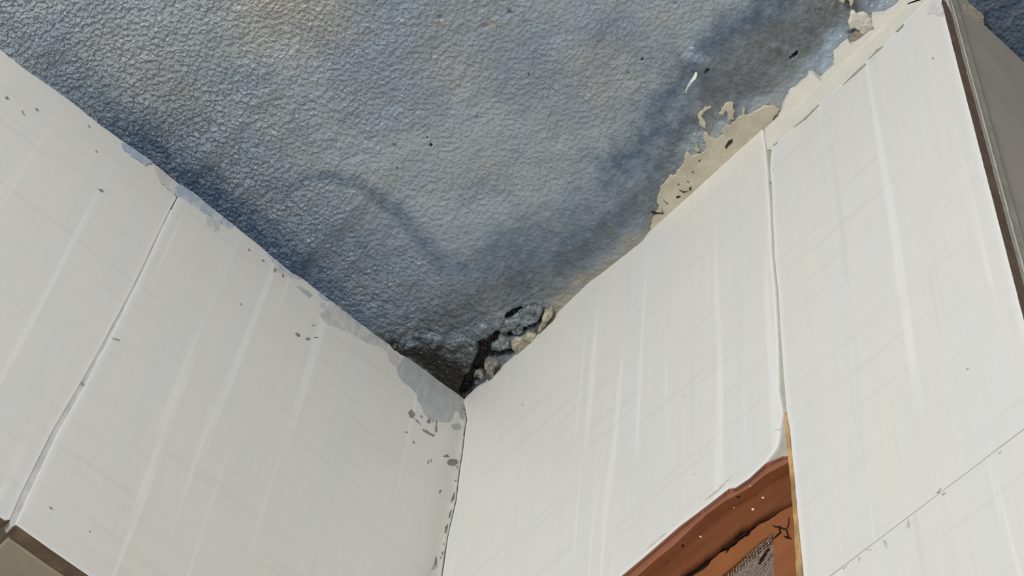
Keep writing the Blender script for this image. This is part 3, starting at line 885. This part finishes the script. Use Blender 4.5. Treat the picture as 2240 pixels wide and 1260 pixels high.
G = 'plaster flakes breaking away at the ceiling corner'
flake([(1086, 709), (1092, 714), (1100, 706), (1108, 698), (1118, 694), (1126, 694), (1138, 682), (1152, 672), (1170, 668), (1186, 674), (1187, 684), (1180, 696), (1168, 704), (1154, 710), (1148, 706), (1138, 704), (1122, 712), (1112, 722), (1098, 724)],
      -.0005, .0040, M_FLAKE, 'broad blue-grey plaster ledge, topmost of the flakes beside the corner', 301, group=G)
flake([(1118, 722), (1128, 712), (1142, 704), (1150, 708), (1142, 716), (1146, 722), (1134, 728), (1122, 730)], -.0005, .0032, M_FLAKE, 'small blue-grey plaster flake tucked under the broad ledge beside the corner', 302, group=G)
flake([(1074, 762), (1076, 750), (1086, 745), (1094, 748), (1090, 738), (1092, 731), (1102, 730), (1112, 736), (1117, 744), (1116, 756), (1104, 760), (1090, 765)], -.0005, .0042, M_FLAKE, 'rounded pale blue-grey plaster lump between the dark crevices near the corner', 303, group=G)
flake([(1118, 740), (1128, 734), (1146, 730), (1158, 726), (1172, 726), (1176, 732), (1168, 748), (1152, 758), (1136, 768), (1126, 768), (1120, 756)], -.0015, .0040, M_FLAKE_CREAM, 'cream wedge of plaster against the top of the right wall near the corner', 304, group=G, rough=.0008)
flake([(1060, 792), (1066, 787), (1076, 788), (1090, 786), (1092, 792), (1084, 800), (1080, 808), (1082, 818), (1076, 828), (1068, 824), (1062, 816), (1063, 804)], -.0015, .0050, M_FLAKE_GREY, 'knobbly grey plaster crumb hanging closest to the black corner', 305, group=G, rough=.0022)
flake([(1036, 822), (1040, 814), (1050, 812), (1060, 816), (1060, 822), (1048, 824)], -.0010, .0025, M_FLAKE_GREY, 'thin grey plaster crumb set in the black mould', 306, group=G)
flake([(1176, 728), (1178, 714), (1186, 702), (1186, 690), (1192, 682), (1204, 676), (1210, 682), (1204, 694), (1190, 712)], -.0010, .0032, M_FLAKE_CREAM, 'narrow cream plaster chip at the right end of the dark crevice', 307, group=G, rough=.0008)
flake(CFLAP, -.0004, .0024, M_PUTTY, 'cream plaster flap peeling off the ceiling above the outer white tile', 308, rough=.0012)
# curled strip of paint hanging from the blister
bm = bmesh.new()
cl = [(1523, 159), (1521, 166), (1518, 172), (1511, 180), (1505, 189), (1501, 197), (1500, 204)]
wd = [.0007, .0010, .0011, .0008, .0006, .0005, .0004]
pv = []
for i, (x, y) in enumerate(cl):
    p = Vector(on_ceiling(x, y, -.0035 - .0045 * math.sin(i / 6 * math.pi)))
    pv.append((p, wd[i]))
fr, bk = [], []
for p, w_ in pv:
    a = Vector((.7, -.5, .25)).normalized() * w_
    nrm = Vector((.2, .2, .9)) * .0004
    fr.append((bm.verts.new(p - a), bm.verts.new(p + a))); bk.append((bm.verts.new(p - a + nrm), bm.verts.new(p + a + nrm)))
for i in range(len(pv) - 1):
    bm.faces.new((fr[i][0], fr[i][1], fr[i + 1][1], fr[i + 1][0])); bm.faces.new((bk[i][1], bk[i][0], bk[i + 1][0], bk[i + 1][1]))
    for s in (0, 1): bm.faces.new((fr[i][s], fr[i + 1][s], bk[i + 1][s], bk[i][s]))
bm.faces.new((fr[0][0], fr[0][1], bk[0][1], bk[0][0])); bm.faces.new((fr[-1][1], fr[-1][0], bk[-1][0], bk[-1][1]))
set_props(link_mesh('paint_curl', bm, M_WHITE, None, smooth=False), 'thin white curl of paint hanging from a blister on the blue ceiling', 'flake')

# ------------------------------------------------------------------ wooden vent window in the right wall
win = bpy.data.objects.new('window_1', None)
win.location = (-.02, .2, CEIL - .66)
COL.objects.link(win)
set_props(win, 'red-brown painted wooden vent window with wire mesh, set under the white right-wall tile', 'window', kind='structure')


def wpoly(pts, x, step=.004, jit=.00015, seed=0):
    return flatten(densify([on_right(*p, x) for p in pts], step, jit, seed), 0, x)


WOOD_X = -.0025
CRK = [(1739, 1160), (1728, 1150), (1712, 1128), (1696, 1128), (1683, 1137), (1668, 1142), (1655, 1152), (1646, 1162), (1634, 1168), (1628, 1166), (1618, 1174), (1608, 1184), (1596, 1192), (1588, 1197), (1574, 1210), (1560, 1220), (1548, 1228), (1540, 1236), (1528, 1242), (1514, 1250), (1502, 1256), (1490, 1276), (1440, 1320)]
# ragged open gap between the rail and the bead: upper and lower lips
CRACK_MID = [(1482, 1282, 9), (1496, 1268, 9), (1508, 1259, 8), (1520, 1251, 7), (1530, 1245, 10), (1538, 1240, 10), (1546, 1233, 9), (1556, 1225, 4), (1566, 1217, 3), (1576, 1208, 3), (1586, 1201, 5), (1594, 1196, 7), (1602, 1188, 7), (1610, 1181, 8), (1618, 1175, 10),
             (1625, 1170, 12), (1632, 1168, 9), (1639, 1164, 4), (1648, 1156, 3), (1656, 1149, 3.5), (1664, 1144, 3), (1674, 1141, 2.5), (1682, 1137, 3), (1690, 1131, 2), (1698, 1127, 1.2)]
up, dn = [], []
rnd = random.Random(77)
for x, y, w in CRACK_MID:
    q = w * .5
    up.append((x - q * .62 + rnd.uniform(-.8, .8), y - q * .78 + rnd.uniform(-.8, .8)))
    dn.append((x + q * .62 + rnd.uniform(-.8, .8), y + q * .78 + rnd.uniform(-.8, .8)))



# top rail: paler front lip then a face falling back towards the bead
lip_out = [(1250, 1352), (1330, 1286), (1357, 1263), (1412, 1217), (1488, 1151), (1500, 1142), (1595, 1069), (1607, 1069), (1638, 1048), (1676, 1013), (1693, 1006), (1712, 998), (1726, 998)]
lip_in = [(1728, 1010), (1700, 1024), (1672, 1040), (1640, 1066), (1612, 1082), (1582, 1098), (1545, 1126), (1510, 1158), (1470, 1196), (1430, 1228), (1392, 1262), (1365, 1286), (1280, 1356)]
bm = bmesh.new()
# sculpted rail: rows of points between lip and crack
def rail_row(pts, x):
    P = [on_right(*p, x) for p in pts]
    d = [0]
    for a, b in zip(P, P[1:]): d.append(d[-1] + np.linalg.norm(b - a))
    t = np.linspace(0, d[-1], 140)
    return [np.array([np.interp(q, d, [p[k] for p in P]) for k in range(3)]) for q in t]


crk_up = [(1742, 1162)] + [(x - 1, y - 2) for x, y in CRK[2:]][:]
rows = [(lip_out, WOOD_X - .010), (lip_out, WOOD_X), ([(x + 3, y + 5) for x, y in lip_out], WOOD_X + .0006)]
rA = [rail_row(lip_out, -.016), rail_row(lip_out, .0009), rail_row([((a[0] * .75 + b[0] * .25), (a[1] * .75 + b[1] * .25)) for a, b in zip(lip_out, lip_in[::-1])], -.0014),
      rail_row(lip_in[::-1], .0002)]
crk_line = [(1300, 1432), (1370, 1378), (1440, 1314)] + up + [(1713, 1122), (1742, 1109)]
rB = [rA[-1], rail_row([(x, y) for x, y in lip_in[::-1]], -.0030)]
def lerp_rows(a, b, t, dx):
    out = []
    for p, q in zip(a, b):
        r = p * (1 - t) + q * t; r = r.copy(); r[0] += dx; out.append(r)
    return out
rc = rail_row(crk_line, -.0065)
rows = rA + [[p + np.array([-.0058, 0, .0004]) for p in rA[-1]], lerp_rows([p + np.array([-.0060, 0, 0]) for p in rA[-1]], rc, .35, -.0002), lerp_rows([p + np.array([-.0060, 0, 0]) for p in rA[-1]], rc, .65, .0004), rc, [p + np.array([-.0015, 0, .010]) for p in rc]]
vr = []
rnd = random.Random(4)
for ri, r in enumerate(rows):
    vr.append([bm.verts.new((p[0] + (rnd.uniform(-.00007, .00007) if 2 < ri < 7 else 0), p[1], p[2])) for p in r])
for i in range(len(vr) - 1):
    for k in range(139):
        f = bm.faces.new((vr[i][k], vr[i][k + 1], vr[i + 1][k + 1], vr[i + 1][k]))
        f.material_index = 1 if i < 3 else 0
        f.smooth = True
link_mesh('top_rail', bm, [M_WOOD, M_WOOD_LIP], win)
# near-black board behind the crack, coloured as deep shade
bm = bmesh.new()
add_prism(bm, wpoly([(1300, 1450), (1440, 1316), (1502, 1250), (1560, 1212), (1618, 1166), (1660, 1142), (1720, 1118), (1740, 1170), (1700, 1190), (1640, 1200), (1560, 1250), (1440, 1370)], -.0125), (-1, 0, 0), .002)
link_mesh('crack', bm, M_WOOD_CRACK, win)
# inner bead that clamps the mesh: top piece and side stile
bead_top = [(1742, 1101), (1713, 1115), (1703, 1121)] + [(x - 1.6 * (w < 4.5), y - 2.2 * (w < 4.5)) for (x, y), (_, _, w) in zip(dn[::-1], CRACK_MID[::-1])] + [(1440, 1326),
            (1490, 1330), (1560, 1276), (1576, 1260), (1610, 1232), (1640, 1205), (1664, 1184), (1690, 1166), (1691, 1200), (1692, 1262), (1694, 1400), (1752, 1400), (1746, 1270), (1741, 1160)]
bm = bmesh.new(); add_prism(bm, wpoly(bead_top, -.0050, .0035, .00006, 7), (-1, 0, 0), .006)
link_mesh('mesh_bead', bm, M_WOOD_BEAD, win, bevel=.0007)
# ragged cracks in the bead
def thin_crack(mid):
    u_, d_ = [], []
    for k_, (x, y, w) in enumerate(mid):
        a = mid[max(k_ - 1, 0)]; b = mid[min(k_ + 1, len(mid) - 1)]
        L = math.hypot(b[0] - a[0], b[1] - a[1]); nx_, ny_ = -(b[1] - a[1]) / L, (b[0] - a[0]) / L
        q = w * .5 * rnd.uniform(.75, 1.2)
        u_.append((x + nx_ * q, y + ny_ * q)); d_.append((x - nx_ * q, y - ny_ * q))
    return u_ + d_[::-1]


bpy.context.view_layer.update()
from mathutils.bvhtree import BVHTree


def surface_marks(name, polys, targets, mat, parent, lift=.0003, thick=.0003):
    """thin marks laid on the surface of already built parts"""
    trees = []
    for t in targets:
        vs = [t.matrix_world @ v.co for v in t.data.vertices]
        trees.append(BVHTree.FromPolygons(vs, [tuple(p.vertices) for p in t.data.polygons]))
    o = Vector(CAM)
    bm = bmesh.new()
    for poly in polys:
        fr, bk = [], []
        for x, y in poly:
            d = Vector(ray(x, y)).normalized()
            best = None
            for t in trees:
                h = t.ray_cast(o, d)
                if h[0] is not None and (best is None or h[3] < best): best = h[3]
            if best is None: best = (-.004 - CAM[0]) / d[0]
            p = o + d * best
            fr.append(bm.verts.new((p.x + lift, p.y, p.z))); bk.append(bm.verts.new((p.x + lift - thick - .0006, p.y, p.z)))
        n = len(fr)
        cf = Vector((0, 0, 0)); cb = Vector((0, 0, 0))
        for v_ in fr: cf += v_.co / n
        for v_ in bk: cb += v_.co / n
        concave = len(poly) > 12
        if concave:
            h = n // 2
            for i in range(h - 1):
                bm.faces.new((fr[i], fr[i + 1], fr[n - 2 - i], fr[n - 1 - i])); bm.faces.new((bk[n - 1 - i], bk[n - 2 - i], bk[i + 1], bk[i]))
        else:
            bm.faces.new(fr); bm.faces.new(bk[::-1])
        for i in range(n):
            bm.faces.new((fr[i], bk[i], bk[(i + 1) % n], fr[(i + 1) % n]))
    return link_mesh(name, bm, mat, parent)


WOODS = [o for o in bpy.data.objects if o.name in ('top_rail', 'mesh_bead')]
surface_marks('crack', [thin_crack([(1634, 1167, 3), (1640, 1162, 4), (1648, 1156, 3), (1656, 1149, 3.5), (1664, 1144, 3), (1674, 1140, 2.5), (1682, 1136, 3), (1690, 1131, 2), (1699, 1126, 1)]),
                        thin_crack([(1586, 1200, 2), (1596, 1193, 4), (1606, 1186, 5), (1616, 1178, 7), (1625, 1171, 8), (1634, 1167, 5), (1640, 1162, 2)]),
                        thin_crack([(1691, 1149, 2), (1695, 1152, 3), (1701, 1153, 3), (1706, 1153, 5), (1712, 1156, 3.5), (1720, 1158, 3), (1722, 1163, 3.5), (1724, 1170, 4), (1727, 1177, 3)]),
                        thin_crack([(1716, 1173, 2), (1721, 1176, 5), (1727, 1177, 5), (1732, 1179, 2)]),
                        thin_crack([(1706, 1154, 4), (1706, 1160, 3), (1708, 1165, 4), (1703, 1169, 3), (1697, 1175, 2.2), (1691, 1179, 1.2)]),
                        thin_crack([(1726, 1132, 1), (1726, 1145, 1.6), (1723, 1157, 2)]),
                        thin_crack([(1592, 1200, 2), (1591, 1206, 2), (1588, 1211, .8)])], WOODS, M_WOOD_CRACK, win)
spk = [dab(x, y, r, r * .85, 0, int(x), 8) for (x, y, r) in [(1648, 1115, 3.6), (1670, 1090, 2.8), (1534, 1175, 2.6), (1606, 1111, 1.5), (1538, 1120, 2), (1642, 1064, 1.8)]]
surface_marks('paint_speck', spk, WOODS, M_SPECK, win, .0005, .0004)
surface_marks('knot_mark', [dab(1492, 1193, 2, 4, 20, 3), dab(1614, 1087, 5, 1.5, -5, 4), dab(1460, 1231, 2.5, 1.5, 0, 5)], WOODS, plain('dark_knot', (.06, .022, .01), .8, .2, 90), win, .0002, .0003)
# dark tear in the mesh
patches('tear', [[(1658, 1234), (1663, 1222), (1670, 1211), (1678, 1201), (1684, 1197), (1682, 1204), (1675, 1214), (1669, 1224), (1661, 1234)]], 'right', -.0061, .0004, M_WOOD_CRACK, win, step=.002, jit=.0002, seed=5)
# woven wire mesh
MX = -.0066
c0 = on_right(1694, 1150, MX); c1 = on_right(1480, 1420, MX)
ya, yb = c1[1] - .02, c0[1] + .006
za, zb = CEIL - .505, c0[2] + .006
bm = bmesh.new()
SP = .00205
rnd = random.Random(12)
tear = [on_right(x, y, MX) for x, y in ((1658, 1232), (1664, 1218), (1674, 1204), (1684, 1196), (1680, 1210), (1670, 1224), (1662, 1234))]
t0 = tear[0]; t1 = tear[3]
def in_tear(y, z):
    d = t1 - t0; L2 = d[1] ** 2 + d[2] ** 2
    t = ((y - t0[1]) * d[1] + (z - t0[2]) * d[2]) / L2
    if t < -.05 or t > 1.05: return False
    return abs((y - t0[1]) * d[2] - (z - t0[2]) * d[1]) / math.sqrt(L2) < .0009
def wire(fixed, lo, hi, vert, phase):
    pts = []; k = int((hi - lo) / SP)
    off = rnd.uniform(-.0002, .0002)
    runs = [[]]
    for i in range(k + 1):
        s = lo + i * SP
        wv = .00024 * (1 if (i + phase) % 2 else -1)
        sag = .0009 * math.sin(s * 90) * math.sin(fixed * 70)
        p = (MX + wv + sag, fixed + off, s) if vert else (MX + wv + sag, s, fixed + off)
        if in_tear(p[1], p[2]):
            if runs[-1]: runs.append([])
            continue
        runs[-1].append(p)
    for r in runs:
        if len(r) > 1: add_tube(bm, r, .00021, 5)
ph = 0
y = ya
while y < yb:
    wire(y, za, zb, True, ph); y += SP; ph += 1
z = za
while z < zb:
    wire(z, ya, yb, False, ph); z += SP; ph += 1
link_mesh('wire_mesh', bm, M_WIRE, win, smooth=True)
bm = bmesh.new()
add_box(bm, (-.0135, .04, CEIL - .95), (-.0098, .318, JT - .02))
link_mesh('back_board', bm, M_BACK, win)
